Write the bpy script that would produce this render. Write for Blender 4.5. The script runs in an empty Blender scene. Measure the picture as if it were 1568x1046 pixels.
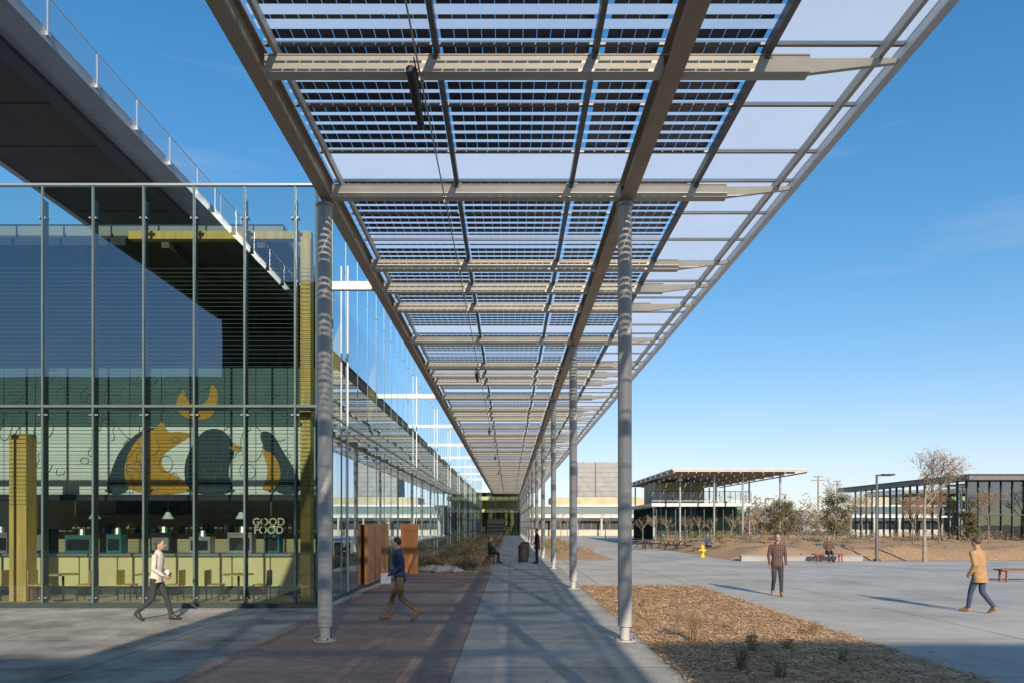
import bpy, math, random
import numpy as np
from mathutils import Vector, Matrix
random.seed(7)
S=bpy.context.scene
S.view_settings.view_transform='Standard'
try: S.view_settings.look='None'
except: pass
S.view_settings.exposure=0
AZ=math.radians(10); EL=math.radians(23)

# ---------------- materials ----------------
def newmat(name):
    m=bpy.data.materials.new(name); m.use_nodes=True
    nt=m.node_tree; return m,nt,nt.nodes['Principled BSDF']
def N(nt,t,**k):
    n=nt.nodes.new(t)
    for a,b in k.items(): setattr(n,a,b)
    return n
def mat(name,col,rough=0.6,metal=0.0,var=0.12,scale=3.0,bump=0.0,bscale=30.0,spec=0.5,detail=3,stretch=None):
    m,nt,p=newmat(name)
    tc=N(nt,'ShaderNodeTexCoord'); 
    src=tc.outputs['Object']
    if stretch:
        mp=N(nt,'ShaderNodeMapping'); mp.inputs['Scale'].default_value=stretch
        nt.links.new(src,mp.inputs[0]); src=mp.outputs[0]
    nz=N(nt,'ShaderNodeTexNoise'); nz.inputs['Scale'].default_value=scale; nz.inputs['Detail'].default_value=detail
    nt.links.new(src,nz.inputs['Vector'])
    rp=N(nt,'ShaderNodeValToRGB')
    rp.color_ramp.elements[0].position=0.3; rp.color_ramp.elements[1].position=0.7
    rp.color_ramp.elements[0].color=(*[c*(1-var) for c in col],1)
    rp.color_ramp.elements[1].color=(*[min(1,c*(1+var)) for c in col],1)
    nt.links.new(nz.outputs['Fac'],rp.inputs[0]); nt.links.new(rp.outputs[0],p.inputs['Base Color'])
    p.inputs['Roughness'].default_value=rough; p.inputs['Metallic'].default_value=metal
    p.inputs['Specular IOR Level'].default_value=spec
    if bump>0:
        n2=N(nt,'ShaderNodeTexNoise'); n2.inputs['Scale'].default_value=bscale; n2.inputs['Detail'].default_value=3
        nt.links.new(src,n2.inputs['Vector'])
        b=N(nt,'ShaderNodeBump'); b.inputs['Strength'].default_value=bump; b.inputs['Distance'].default_value=0.02
        nt.links.new(n2.outputs['Fac'],b.inputs['Height']); nt.links.new(b.outputs[0],p.inputs['Normal'])
    return m
def paving(name,c1,c2,mort,bw,bh,ms,offset=0.0,bump=0.3,stain=0.35,rough=0.8,stainscale=0.35):
    m,nt,p=newmat(name)
    tc=N(nt,'ShaderNodeTexCoord')
    br=N(nt,'ShaderNodeTexBrick'); br.offset=offset; br.squash=1
    br.inputs['Color1'].default_value=(*c1,1); br.inputs['Color2'].default_value=(*c2,1); br.inputs['Mortar'].default_value=(*mort,1)
    br.inputs['Scale'].default_value=1; br.inputs['Mortar Size'].default_value=ms; br.inputs['Mortar Smooth'].default_value=0.1
    br.inputs['Brick Width'].default_value=bw; br.inputs['Row Height'].default_value=bh; br.inputs['Bias'].default_value=0
    nt.links.new(tc.outputs['Object'],br.inputs['Vector'])
    nz=N(nt,'ShaderNodeTexNoise'); nz.inputs['Scale'].default_value=stainscale; nz.inputs['Detail'].default_value=9; nz.inputs['Roughness'].default_value=0.65
    nt.links.new(tc.outputs['Object'],nz.inputs['Vector'])
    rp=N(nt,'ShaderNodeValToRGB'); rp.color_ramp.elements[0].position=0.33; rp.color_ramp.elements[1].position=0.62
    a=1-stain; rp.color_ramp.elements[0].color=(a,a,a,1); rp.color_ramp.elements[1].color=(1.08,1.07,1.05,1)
    nt.links.new(nz.outputs['Fac'],rp.inputs[0])
    n3=N(nt,'ShaderNodeTexNoise'); n3.inputs['Scale'].default_value=28; n3.inputs['Detail'].default_value=6
    nt.links.new(tc.outputs['Object'],n3.inputs['Vector'])
    r3=N(nt,'ShaderNodeValToRGB'); r3.color_ramp.elements[0].position=0.3; r3.color_ramp.elements[1].position=0.7
    r3.color_ramp.elements[0].color=(.84,.84,.84,1); r3.color_ramp.elements[1].color=(1.1,1.1,1.1,1)
    nt.links.new(n3.outputs['Fac'],r3.inputs[0])
    mx=N(nt,'ShaderNodeMixRGB',blend_type='MULTIPLY'); mx.inputs[0].default_value=1
    nt.links.new(br.outputs['Color'],mx.inputs[1]); nt.links.new(rp.outputs[0],mx.inputs[2])
    m2=N(nt,'ShaderNodeMixRGB',blend_type='MULTIPLY'); m2.inputs[0].default_value=1
    nt.links.new(mx.outputs[0],m2.inputs[1]); nt.links.new(r3.outputs[0],m2.inputs[2])
    # sparse darker blotches (spills, gum, damp)
    n4=N(nt,'ShaderNodeTexNoise'); n4.inputs['Scale'].default_value=2.3; n4.inputs['Detail'].default_value=8; n4.inputs['Roughness'].default_value=.7
    nt.links.new(tc.outputs['Object'],n4.inputs['Vector'])
    r4=N(nt,'ShaderNodeValToRGB'); r4.color_ramp.elements[0].position=.60; r4.color_ramp.elements[1].position=.70; r4.color_ramp.elements[0].color=(1,1,1,1); r4.color_ramp.elements[1].color=(.66,.64,.62,1)
    nt.links.new(n4.outputs['Fac'],r4.inputs[0])
    m5=N(nt,'ShaderNodeMixRGB',blend_type='MULTIPLY'); m5.inputs[0].default_value=1
    nt.links.new(m2.outputs[0],m5.inputs[1]); nt.links.new(r4.outputs[0],m5.inputs[2])
    nt.links.new(m5.outputs[0],p.inputs['Base Color'])
    p.inputs['Roughness'].default_value=rough
    b=N(nt,'ShaderNodeBump'); b.inputs['Strength'].default_value=bump; b.inputs['Distance'].default_value=0.01
    ad=N(nt,'ShaderNodeMath',operation='SUBTRACT'); nt.links.new(n3.outputs['Fac'],ad.inputs[0]); nt.links.new(br.outputs['Fac'],ad.inputs[1])
    nt.links.new(ad.outputs[0],b.inputs['Height']); nt.links.new(b.outputs[0],p.inputs['Normal'])
    return m
def glass(name,tint,refl=0.12,edge=0.75,rough=0.0,rcol=(0.9,0.95,1.0)):
    m=bpy.data.materials.new(name); m.use_nodes=True; nt=m.node_tree; nt.nodes.clear()
    o=N(nt,'ShaderNodeOutputMaterial'); t=N(nt,'ShaderNodeBsdfTransparent'); g=N(nt,'ShaderNodeBsdfGlossy')
    t.inputs[0].default_value=(*tint,1); g.inputs[0].default_value=(*rcol,1); g.inputs['Roughness'].default_value=rough
    lw=N(nt,'ShaderNodeFresnel'); lw.inputs[0].default_value=1.5
    mr=N(nt,'ShaderNodeMapRange'); mr.inputs[1].default_value=0.04; mr.inputs[2].default_value=edge; mr.inputs[3].default_value=refl; mr.inputs[4].default_value=1
    nt.links.new(lw.outputs[0],mr.inputs[0])
    tc=N(nt,'ShaderNodeTexCoord'); nz=N(nt,'ShaderNodeTexNoise'); nz.inputs['Scale'].default_value=0.7; nz.inputs['Detail'].default_value=1
    nt.links.new(tc.outputs['Object'],nz.inputs['Vector'])
    b=N(nt,'ShaderNodeBump'); b.inputs['Strength'].default_value=0.06; b.inputs['Distance'].default_value=0.02
    nt.links.new(nz.outputs['Fac'],b.inputs['Height']); nt.links.new(b.outputs[0],g.inputs['Normal'])
    mx=N(nt,'ShaderNodeMixShader'); nt.links.new(mr.outputs[0],mx.inputs[0]); nt.links.new(t.outputs[0],mx.inputs[1]); nt.links.new(g.outputs[0],mx.inputs[2])
    nt.links.new(mx.outputs[0],o.inputs[0]); return m
def translucent(name,col,tr=0.25,gl=0.05):
    m=bpy.data.materials.new(name); m.use_nodes=True; nt=m.node_tree; nt.nodes.clear()
    o=N(nt,'ShaderNodeOutputMaterial'); t=N(nt,'ShaderNodeBsdfTransparent'); l=N(nt,'ShaderNodeBsdfTranslucent')
    tc=N(nt,'ShaderNodeTexCoord'); nz=N(nt,'ShaderNodeTexNoise'); nz.inputs['Scale'].default_value=1.3; nz.inputs['Detail'].default_value=3
    nt.links.new(tc.outputs['Object'],nz.inputs['Vector'])
    rp=N(nt,'ShaderNodeValToRGB'); rp.color_ramp.elements[0].color=(*[c*0.86 for c in col],1); rp.color_ramp.elements[1].color=(*col,1)
    nt.links.new(nz.outputs['Fac'],rp.inputs[0]); nt.links.new(rp.outputs[0],l.inputs[0])
    m2=N(nt,'ShaderNodeMixShader'); m2.inputs[0].default_value=tr; nt.links.new(l.outputs[0],m2.inputs[1]); nt.links.new(t.outputs[0],m2.inputs[2])
    nt.links.new(m2.outputs[0],o.inputs[0]); return m
def leafmat(name,c1,c2,scale=1.5,trans=0.3):
    m,nt,p=newmat(name)
    tc=N(nt,'ShaderNodeTexCoord'); nz=N(nt,'ShaderNodeTexNoise'); nz.inputs['Scale'].default_value=scale; nz.inputs['Detail'].default_value=5
    nt.links.new(tc.outputs['Object'],nz.inputs['Vector'])
    rp=N(nt,'ShaderNodeValToRGB'); rp.color_ramp.elements[0].position=.35; rp.color_ramp.elements[1].position=.65
    rp.color_ramp.elements[0].color=(*c1,1); rp.color_ramp.elements[1].color=(*c2,1)
    nt.links.new(nz.outputs['Fac'],rp.inputs[0]); nt.links.new(rp.outputs[0],p.inputs['Base Color'])
    p.inputs['Roughness'].default_value=0.7; return m

M={}
M['steel']=mat('steel_paint',(0.53,0.485,0.40),0.5,0.08,0.08,2.0,0.05,60)
M['beam']=mat('beam_paint',(0.42,0.32,0.23),0.55,0.05,0.10,2.0,0.05,60)
M['column']=mat('column_paint',(0.50,0.48,0.445),0.55,0.05,0.08,1.5,0.03,40,stretch=(1,1,.3))
M['rib']=mat('rib_paint',(0.16,0.155,0.15),0.45,0.2,0.12)
M['darksteel']=mat('dark_steel',(0.06,0.06,0.065),0.45,0.3,0.15)
M['white']=mat('white_paint',(0.75,0.75,0.73),0.45,0,0.05)
M['cell']=mat('solar_cell',(0.022,0.027,0.055),0.25,0.0,0.3,6.0)
M['gap']=translucent('module_glass',(0.93,0.94,0.95),0.50)
M['frost']=translucent('frosted_glass',(0.95,0.95,0.95),0.25)
M['alum']=mat('aluminium',(0.55,0.56,0.56),0.35,0.7,0.05)
M['facglass']=glass('facade_glass',(0.68,0.79,0.74),0.17,rcol=(.75,.88,1.0))
M['sideglass']=glass('side_glass',(0.50,0.66,0.64),0.32,edge=.45,rcol=(.76,.90,.97))
M['darkglass']=glass('dark_glass',(0.30,0.42,0.42),0.20)
M['endglass']=glass('end_glass',(0.70,0.85,0.78),0.10)
M['mullion']=mat('mullion_green_grey',(0.06,0.085,0.08),0.4,0.3,0.1)
M['fin']=mat('glass_fin',(0.16,0.215,0.20),0.3,0.2,0.1)
M['rod']=mat('sunshade_rod',(0.10,0.12,0.12),0.5,0.2,0.1)
M['wood']=mat('pale_wood',(0.70,0.46,0.13),0.55,0,0.2,2,0.1,20,stretch=(6,6,.5))
M['copper']=mat('rust_panel',(0.60,0.23,0.07),0.5,0.05,0.22,1.5,0.1,30,stretch=(1,1,.3))
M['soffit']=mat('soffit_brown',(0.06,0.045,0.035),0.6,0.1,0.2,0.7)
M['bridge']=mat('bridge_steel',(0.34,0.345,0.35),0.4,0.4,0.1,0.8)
M['concwall']=mat('concrete_wall',(0.36,0.345,0.32),0.8,0,0.12,0.8,0.2,10)
M['darkwall']=mat('dark_brick_wall',(0.11,0.10,0.09),0.85,0,0.15,0.8,0.2,10)
M['cream']=mat('cream_stucco',(0.55,0.50,0.40),0.8,0,0.08,0.5)
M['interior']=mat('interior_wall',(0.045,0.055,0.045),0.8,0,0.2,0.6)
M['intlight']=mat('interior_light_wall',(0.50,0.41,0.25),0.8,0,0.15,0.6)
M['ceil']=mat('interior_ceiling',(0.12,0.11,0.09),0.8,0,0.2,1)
M['roof']=mat('roof_membrane',(0.35,0.35,0.34),0.9,0,0.1,1)
M['counter']=mat('counter_cream',(0.84,0.70,0.38),0.5,0,0.06,1)
M['teal']=mat('teal_appliance',(0.06,0.19,0.20),0.35,0.2,0.2,2)
M['black']=mat('black_paint',(0.02,0.02,0.022),0.45,0,0.2)
M['mural']=mat('mural_board',(0.84,0.85,0.84),0.7,0,0.06,1.0)
M['muralshade']=mat('mural_shaded_board',(0.09,0.16,0.165),0.7,0,0.12,1.0)  # upper boards out of the sun: shade painted into the colour
M['navy']=mat('mural_navy',(0.03,0.055,0.075),0.7,0,0.12,1.0)
M['orange']=mat('mural_gold',(0.60,0.30,0.03),0.7,0,0.12,1.2)
M['ink']=mat('mural_ink',(0.07,0.13,0.14),0.7)
M['red']=mat('red_bench',(0.30,0.07,0.045),0.5,0,0.15)
M['yellow']=mat('hydrant_yellow',(0.75,0.52,0.03),0.4,0,0.06)
M['bark']=mat('bark',(0.24,0.165,0.11),0.9,0,0.3,8,0.4,30)
M['barkgrey']=mat('bark_grey',(0.32,0.26,0.20),0.9,0,0.3,8,0.4,30)
M['concrete']=paving('plaza_concrete',(0.52,0.475,0.405),(0.57,0.52,0.445),(0.20,0.18,0.155),3.05,3.05,0.018,0,0.25,0.30)
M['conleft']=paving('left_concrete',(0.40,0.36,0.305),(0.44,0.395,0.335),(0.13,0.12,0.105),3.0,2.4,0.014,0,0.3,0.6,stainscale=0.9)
M['walk']=paving('walk_concrete',(0.45,0.415,0.36),(0.49,0.45,0.39),(0.12,0.11,0.10),3.13,2.43,0.014,0,0.3,0.45,stainscale=0.8)
M['brick']=paving('brick_pavers',(0.34,0.215,0.165),(0.44,0.29,0.225),(0.16,0.12,0.095),0.20,0.10,0.005,0.5,0.6,0.35)
M['ground']=mat('dry_ground',(0.24,0.195,0.12),0.95,0,0.3,0.05,0.3,3)
M['stone']=mat('boulder_stone',(0.42,0.39,0.34),0.85,0,0.2,5,0.5,15)
def mulch():
    m,nt,p=newmat('mulch')
    tc=N(nt,'ShaderNodeTexCoord'); v=N(nt,'ShaderNodeTexVoronoi'); v.inputs['Scale'].default_value=22
    nt.links.new(tc.outputs['Object'],v.inputs['Vector'])
    nz=N(nt,'ShaderNodeTexNoise'); nz.inputs['Scale'].default_value=9; nz.inputs['Detail'].default_value=8
    nt.links.new(tc.outputs['Object'],nz.inputs['Vector'])
    rp=N(nt,'ShaderNodeValToRGB'); rp.color_ramp.elements[0].position=.25; rp.color_ramp.elements[1].position=.75
    rp.color_ramp.elements[0].color=(.27,.15,.07,1); rp.color_ramp.elements[1].color=(.68,.42,.21,1)
    ad=N(nt,'ShaderNodeMixRGB'); ad.inputs[0].default_value=0.5
    nt.links.new(v.outputs['Color'],ad.inputs[1]); nt.links.new(nz.outputs['Fac'],ad.inputs[2])
    bw=N(nt,'ShaderNodeRGBToBW'); nt.links.new(ad.outputs[0],bw.inputs[0]); nt.links.new(bw.outputs[0],rp.inputs[0])
    nt.links.new(rp.outputs[0],p.inputs['Base Color']); p.inputs['Roughness'].default_value=.95
    b=N(nt,'ShaderNodeBump'); b.inputs['Strength'].default_value=.6; b.inputs['Distance'].default_value=.02
    nt.links.new(bw.outputs[0],b.inputs['Height']); nt.links.new(b.outputs[0],p.inputs['Normal']); return m
M['mulch']=mulch()
M['chip']=leafmat('wood_chips',(.38,.22,.10),(.78,.52,.29),3.0)
M['drygrass']=leafmat('dry_grass',(.22,.15,.08),(.36,.27,.15),4.0)
M['greenleaf']=leafmat('green_leaves',(.045,.075,.025),(.12,.15,.05),1.2)
M['brownleaf']=leafmat('brown_leaves',(.30,.14,.05),(.46,.26,.10),1.2)
M['evergreen']=leafmat('evergreen_leaves',(.06,.07,.02),(.19,.14,.055),1.6)
M['far']=leafmat('distant_foliage',(.14,.115,.07),(.29,.21,.125),0.12)

# ---------------- mesh builder ----------------
class B:
    def __init__(s): s.v=[]; s.f=[]; s.m=[]; s.mats=[]
    def mi(s,k):
        if k not in s.mats: s.mats.append(k)
        return s.mats.index(k)
    def box(s,x0,x1,y0,y1,z0,z1,k):
        n=len(s.v); s.v+=[(x0,y0,z0),(x1,y0,z0),(x1,y1,z0),(x0,y1,z0),(x0,y0,z1),(x1,y0,z1),(x1,y1,z1),(x0,y1,z1)]
        s.f+=[(n,n+3,n+2,n+1),(n+4,n+5,n+6,n+7),(n,n+1,n+5,n+4),(n+1,n+2,n+6,n+5),(n+2,n+3,n+7,n+6),(n+3,n,n+4,n+7)]
        s.m+=[s.mi(k)]*6
    def poly(s,pts,k):
        n=len(s.v); s.v+=[tuple(p) for p in pts]; s.f.append(tuple(range(n,n+len(pts)))); s.m.append(s.mi(k))
    def rect(s,x0,x1,y0,y1,z,k): s.poly([(x0,y0,z),(x1,y0,z),(x1,y1,z),(x0,y1,z)],k)
    def prism(s,pts,off,k):
        n=len(s.v); c=len(pts); off=Vector(off)
        s.v+=[tuple(p) for p in pts]+[tuple(Vector(p)+off) for p in pts]
        s.f.append(tuple(range(n,n+c))); s.f.append(tuple(range(n+2*c-1,n+c-1,-1)))
        for i in range(c):
            j=(i+1)%c; s.f.append((n+i,n+c+i,n+c+j,n+j))
        s.m+=[s.mi(k)]*(c+2)
    def cyl(s,p0,p1,r0,r1,k,n=12,caps=True):
        p0=Vector(p0);p1=Vector(p1); d=(p1-p0)
        if d.length<1e-6: return
        d.normalize(); a=Vector((0,0,1)) if abs(d.z)<.9 else Vector((1,0,0))
        u=d.cross(a).normalized(); w=d.cross(u)
        b=len(s.v)
        for p,r in((p0,r0),(p1,r1)):
            for i in range(n):
                t=2*math.pi*i/n; s.v.append(tuple(p+u*math.cos(t)*r+w*math.sin(t)*r))
        for i in range(n):
            j=(i+1)%n; s.f.append((b+i,b+n+i,b+n+j,b+j)); s.m.append(s.mi(k))
        if caps:
            s.f.append(tuple(b+i for i in range(n))); s.m.append(s.mi(k))
            s.f.append(tuple(b+2*n-1-i for i in range(n))); s.m.append(s.mi(k))
    def done(s,name,parent=None,smooth=False,bevel=0):
        me=bpy.data.meshes.new(name); me.from_pydata(s.v,[],s.f)
        for k in s.mats: me.materials.append(M[k])
        me.polygons.foreach_set('material_index',s.m)
        if smooth:
            me.polygons.foreach_set('use_smooth',[True]*len(s.f))
        me.update(); o=bpy.data.objects.new(name,me); S.collection.objects.link(o)
        if smooth:
            try: me.set_sharp_from_angle(angle=math.radians(40))
            except: pass
        if bevel:
            md=o.modifiers.new('b','BEVEL'); md.width=bevel; md.segments=2; md.limit_method='ANGLE'
        if parent: o.parent=parent
        return o
def empty(name):
    o=bpy.data.objects.new(name,None); S.collection.objects.link(o); return o
def sheet(name,x0,x1,y0,y1,z,k,ox=0,oy=0):
    b=B(); b.poly([(x0-ox,y0-oy,z),(x1-ox,y0-oy,z),(x1-ox,y1-oy,z),(x0-ox,y1-oy,z)],k); o=b.done(name); o.location=(ox,oy,0); return o

# ---------------- ground ----------------
sheet('ground',-2500,2500,-800,4000,-0.006,'ground')
sheet('plaza_pavement',-60,75,-45,124,0.0,'concrete')
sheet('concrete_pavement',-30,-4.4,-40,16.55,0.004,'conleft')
sheet('brick_paving',-4.4,-0.78,-40,29,0.006,'brick')
sheet('concrete_walkway',-0.78,2.35,-40,124,0.008,'walk',ox=-0.78)
def bumpy(name,x0,x1,y0,y1,z,amp,st,k,rise=0):
    nx=max(2,int((x1-x0)/st)); ny=max(2,int((y1-y0)/st)); v=[];f=[]
    for j in range(ny+1):
        for i in range(nx+1):
            x=x0+(x1-x0)*i/nx; y=y0+(y1-y0)*j/ny
            e=min(i,nx-i,j,ny-j); e=min(1,e/3)
            v.append((x,y,z+e*(amp*(math.sin(x*1.7+y*.6)+math.sin(y*1.1-x*.8)+2)/4+random.random()*amp*.35+rise)))
    for j in range(ny):
        for i in range(nx):
            a=j*(nx+1)+i; f.append((a,a+1,a+nx+2,a+nx+1))
    b=B(); b.v=v; b.f=f; b.mi(k); b.m=[0]*len(f)
    return b.done(name,smooth=True)
bumpy('mulch_bed',2.35,6.25,-6,22.6,0.010,0.06,0.25,'mulch')
bumpy('mulch_bed',2.5,6.0,39,85,0.010,0.1,0.5,'mulch')
bumpy('planting_bed',-4.55,-0.8,29,112,0.010,0.12,0.5,'mulch')
bumpy('mulch_mound',12.6,50,38.4,74,0.010,0.35,0.7,'mulch',rise=0.35)
b=B(); rr=random.Random(3)
for i in range(24000):
    x=rr.uniform(2.3,6.3); y=rr.uniform(7.5,22.7)
    z=0.02+0.06*(math.sin(x*1.7+y*.6)+math.sin(y*1.1-x*.8)+2)/4+.012
    z=z if 2.8<x<5.8 and y<21.9 else .025
    l=rr.uniform(.012,.038); w=rr.uniform(.006,.016); a=rr.uniform(0,6.28); t=rr.uniform(-.35,.35)
    dx,dy=math.cos(a),math.sin(a)
    h=z+rr.uniform(0,.016)
    b.poly([(x-dx*l-dy*w,y-dy*l+dx*w,h-t*l),(x-dx*l+dy*w,y-dy*l-dx*w,h-t*l+.004),(x+dx*l+dy*w,y+dy*l-dx*w,h+t*l+.004),(x+dx*l-dy*w,y+dy*l+dx*w,h+t*l)],'chip')
for i in range(700):
    x=6.25+abs(rr.gauss(0,.3)) if i%2 else 2.35-abs(rr.gauss(0,.15)); y=rr.uniform(8,22.6); l=rr.uniform(.01,.03); w=.008; a=rr.uniform(0,6.28); dx,dy=math.cos(a),math.sin(a)
    b.poly([(x-dx*l-dy*w,y-dy*l+dx*w,.013),(x-dx*l+dy*w,y-dy*l-dx*w,.014),(x+dx*l+dy*w,y+dy*l-dx*w,.017),(x+dx*l-dy*w,y+dy*l+dx*w,.016)],'chip')
b.done('wood_chips')
b=B(); rr=random.Random(77)
for i in range(160):
    x=rr.uniform(-9,12); y=rr.uniform(8.5,24); l=rr.uniform(.012,.03); a=rr.uniform(0,6.28); dx,dy=math.cos(a),math.sin(a)
    b.poly([(x-dx*l,y-dy*l,.013),(x-dy*l*.5,y+dx*l*.5,.022),(x+dx*l,y+dy*l,.014),(x+dy*l*.5,y-dx*l*.5,.02)],'brownleaf')
b.done('fallen_leaves')

# ---------------- solar canopy ----------------
P=9.7; CY=12.0; K0=-3; K1=12
cols=[CY+P*k for k in range(K0,K1+1)]
Y0=cols[0]-1.0; Y1=cols[-1]+3
can=empty('solar_canopy')
b=B()
zb=7.72
for x,w in((-3.2,.20),(2.07,.24)):
    b.box(x-w/2,x+w/2,Y0,Y1,zb,zb+.02,'beam'); b.box(x-w/2,x+w/2,Y0,Y1,zb+.34,zb+.36,'beam'); b.box(x-.04,x+.04,Y0,Y1,zb+.02,zb+.34,'beam')
b.done('main_beams',can)
b=B()
offs=[0,3.4,4.9,6.4]
crossY=[c+o for c in cols for o in offs if c+o<Y1-.1]
for y in crossY:
    w=.085
    b.box(-3.09,1.945,y-w,y+w,zb+.03,zb+.235,'steel')
    b.box(2.195,3.8,y-w,y+w,zb+.03,zb+.235,'steel')
    b.prism([(3.8,y-.03,zb+.05),(4.95,y-.03,zb+.19),(4.95,y-.03,zb+.245),(3.8,y-.03,zb+.235)],(0,.06,0),'steel')
    b.box(-3.09,3.79,y-w-.012,y+w+.012,zb+.236,zb+.25,'steel')
    for x in (-.92,1.09,3.27): b.box(x-.05,x+.05,y-w-.006,y-w-.001,zb+.19,zb+.233,'rib')
b.done('cross_beams',can)
b=B()
for x,w in((-2.95,.05),(-.92,.07),(1.09,.07),(3.27,.08),(4.72,.06)):
    b.box(x-w/2,x+w/2,Y0,Y1,zb+.252,zb+.39,'rib' if w>.06 else 'steel')
b.box(5.02,5.14,Y0,Y1,zb+.30,zb+.46,'white')
b.done('ribs',can)
zc=zb+.43
bc=B(); bf=B(); bfr=B(); bgp=B()
bays=[(-3.1,-.94),(-.90,1.07),(1.11,2.03),(2.11,3.25)]
def lightrow(y):  # rows before each cross beam, cells thinned to let sun onto its face
    for c in crossY:
        if c-.98<y<c-.38: return True
    return False
for c in cols:
    rows=[(c+.1+1.25*i,c+.1+1.25*(i+1),0) for i in range(7)]+[(c+8.85,c+9.8,1)]
    for a,e,fr in rows:
        if a>Y1: continue
        bf.box(-3.1,5.0,a-.022,a+.022,zc-.05,zc-.008,'rib')
        bfr.rect(3.29,5.05,a+.025,e-.025,zc,'frost')
        for x0,x1 in bays:
            if fr: bfr.rect(x0,x1,a+.025,e-.025,zc,'frost')
            else:
                n=int((x1-x0-.06)/.172); mrg=((x1-x0)-n*.172)/2; last=a+.025
                for r in range(5):
                    ya=a+.04+r*.24+.02
                    cd=.075 if lightrow(ya+.08) else .165
                    bgp.rect(x0,x1,last,ya,zc,'gap'); last=ya+cd
                    for i in range(n):
                        xa=x0+mrg+i*.172
                        bc.rect(xa+.004,xa+.168,ya,ya+cd,zc,'cell')
                bgp.rect(x0,x1,last,e-.025,zc,'gap')
bc.done('solar_cells',can); bf.done('module_frames',can); bfr.done('frosted_panels',can); bgp.done('module_glass_strips',can)
def column(x,y,name):
    b=B(); b.cyl((x,y,0.02),(x,y,.30),.085,.085,'column',24); b.cyl((x,y,.26),(x,y,zb-.10),.122,.122,'column',28)
    b.cyl((x,y,.004),(x,y,.03),.20,.20,'column',24)
    b.box(x-.03,x+.03,y-.1,y+.1,zb-.10,zb-.002,'column'); b.cyl((x,y,zb-.1),(x,y,zb-.07),.15,.15,'column',24)
    for i in range(6):
        t=i*math.pi/3; b.cyl((x+.16*math.cos(t),y+.16*math.sin(t),.03),(x+.16*math.cos(t),y+.16*math.sin(t),.055),.014,.014,'darksteel',6)
    b.done(name,can,smooth=True)
for i,c in enumerate(cols):
    column(2.03,c,'column_right_%d'%i)
for i,c in enumerate(cols[:4]): column(-3.24,c,'column_left_%d'%i)
b=B(); b.cyl((-1.12,Y0,zb-.03),(-1.12,Y1,zb-.03),.011,.011,'steel',6)
for y in crossY: b.box(-1.15,-1.09,y-.03,y+.03,zb-.045,zb+.03,'steel')
for y in (8.8,25.3,40.5,57,74):
    b.cyl((-1.2,y-.5,zb-.15),(-1.2,y+.05,zb-.22),.062,.062,'black',14); b.cyl((-1.2,y+.06,zb-.22),(-1.2,y+.5,zb-.27),.05,.05,'black',14)
    b.cyl((-1.2,y-.25,zb+.03),(-1.2,y-.25,zb-.16),.02,.02,'black',8); b.cyl((-1.17,y-.45,zb+.03),(-1.12,y+.3,zb-.22),.009,.009,'black',6)
b.done('lights_and_conduit',can,smooth=True)

# ---------------- glass building (left) ----------------
gb=empty('glass_building')
FX=-4.71; FY=16.7; TOP=10.3; YE=118
b=B(); b.poly([(-26,FY,.12),(FX,FY,.12),(FX,FY,TOP),(-26,FY,TOP)],'facglass'); b.done('front_glass',gb)
b=B(); b.poly([(FX,FY+.02,.12),(FX,YE,.12),(FX,YE,TOP),(FX,FY+.02,TOP)],'sideglass'); b.done('side_glass',gb)
b=B()
xs=[-5.24-1.235*i for i in range(17)]
for x in xs:
    b.box(x-.020,x+.020,FY-.03,FY-.006,.12,TOP,'fin')
    b.box(x-.012,x+.012,FY+.01,FY+.20,.12,TOP-.3,'mullion')
    for z in (4.72,9.52,.25):
        b.box(x-.10,x+.10,FY+.03,FY+.09,z-.03,z+.03,'darksteel'); b.cyl((x-.07,FY-.03,z),(x-.07,FY+.05,z),.022,.022,'alum',8); b.cyl((x+.07,FY-.03,z),(x+.07,FY+.05,z),.022,.022,'alum',8)
b.box(-26,FX+.02,FY-.04,FY-.004,4.90,4.96,'fin'); b.box(-26,FX+.02,FY+.006,FY+.25,4.86,4.96,'mullion')
b.box(-26,FX+.04,FY-.05,FY+.05,TOP,TOP+.05,'alum'); b.box(-26,FX+.03,FY-.07,FY+.07,.0,.12,'mullion')
b.box(FX-.03,FX+.025,FY-.035,FY+.03,.0,TOP+.06,'mullion')
b.done('front_mullions',gb)
b=B()
for z in np.arange(2.9,8.4,.105): b.box(-26,FX-.15,FY+.21,FY+.218,z,z+.010,'rod')
b.done('sunshade_rods',gb)
b=B(); y=FY+1.5; i=0
while y<YE:
    b.box(FX+.004,FX+.012,y-.014,y+.014,.12,TOP,'fin')
    if y<60:
        for z in (4.72,9.3): b.cyl((FX+.01,y,z),(FX+.05,y,z),.03,.03,'alum',8)
    y+=1.5
b.box(FX+.004,FX+.03,FY+.05,YE,4.90,4.96,'fin'); b.box(FX-.05,FX+.05,FY+.05,YE,TOP,TOP+.05,'alum'); b.box(FX-.06,FX+.05,FY+.05,YE,0,.12,'mullion')
b.done('side_mullions',gb)
b=B()
for y in (16.9,31.4,41.1,50.8,60.5,70.2,79.9,89.6):
    b.box(FX+.01,-3.31,y-.07,y+.07,7.82,8.02,'white')
    b.box(FX+.07,FX+.11,y+2.6,y+2.64,.12,9.4,'white')
b.done('struts',gb)
b=B(); b.box(FX+.06,FX+.16,21.9,24.3,.12,2.04,'copper'); b.box(-4.45,-3.75,28.0,28.1,.02,2.06,'copper')
b.box(FX+.162,FX+.17,23.1,23.12,.15,2.0,'black')
b.done('rust_panels',gb)
b=B()
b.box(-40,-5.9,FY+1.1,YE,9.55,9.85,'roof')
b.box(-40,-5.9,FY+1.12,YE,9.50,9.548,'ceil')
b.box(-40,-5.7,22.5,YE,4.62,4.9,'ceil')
b.box(-40,FX-.1,FY+.2,YE,.01,.05,'intlight')
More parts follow.
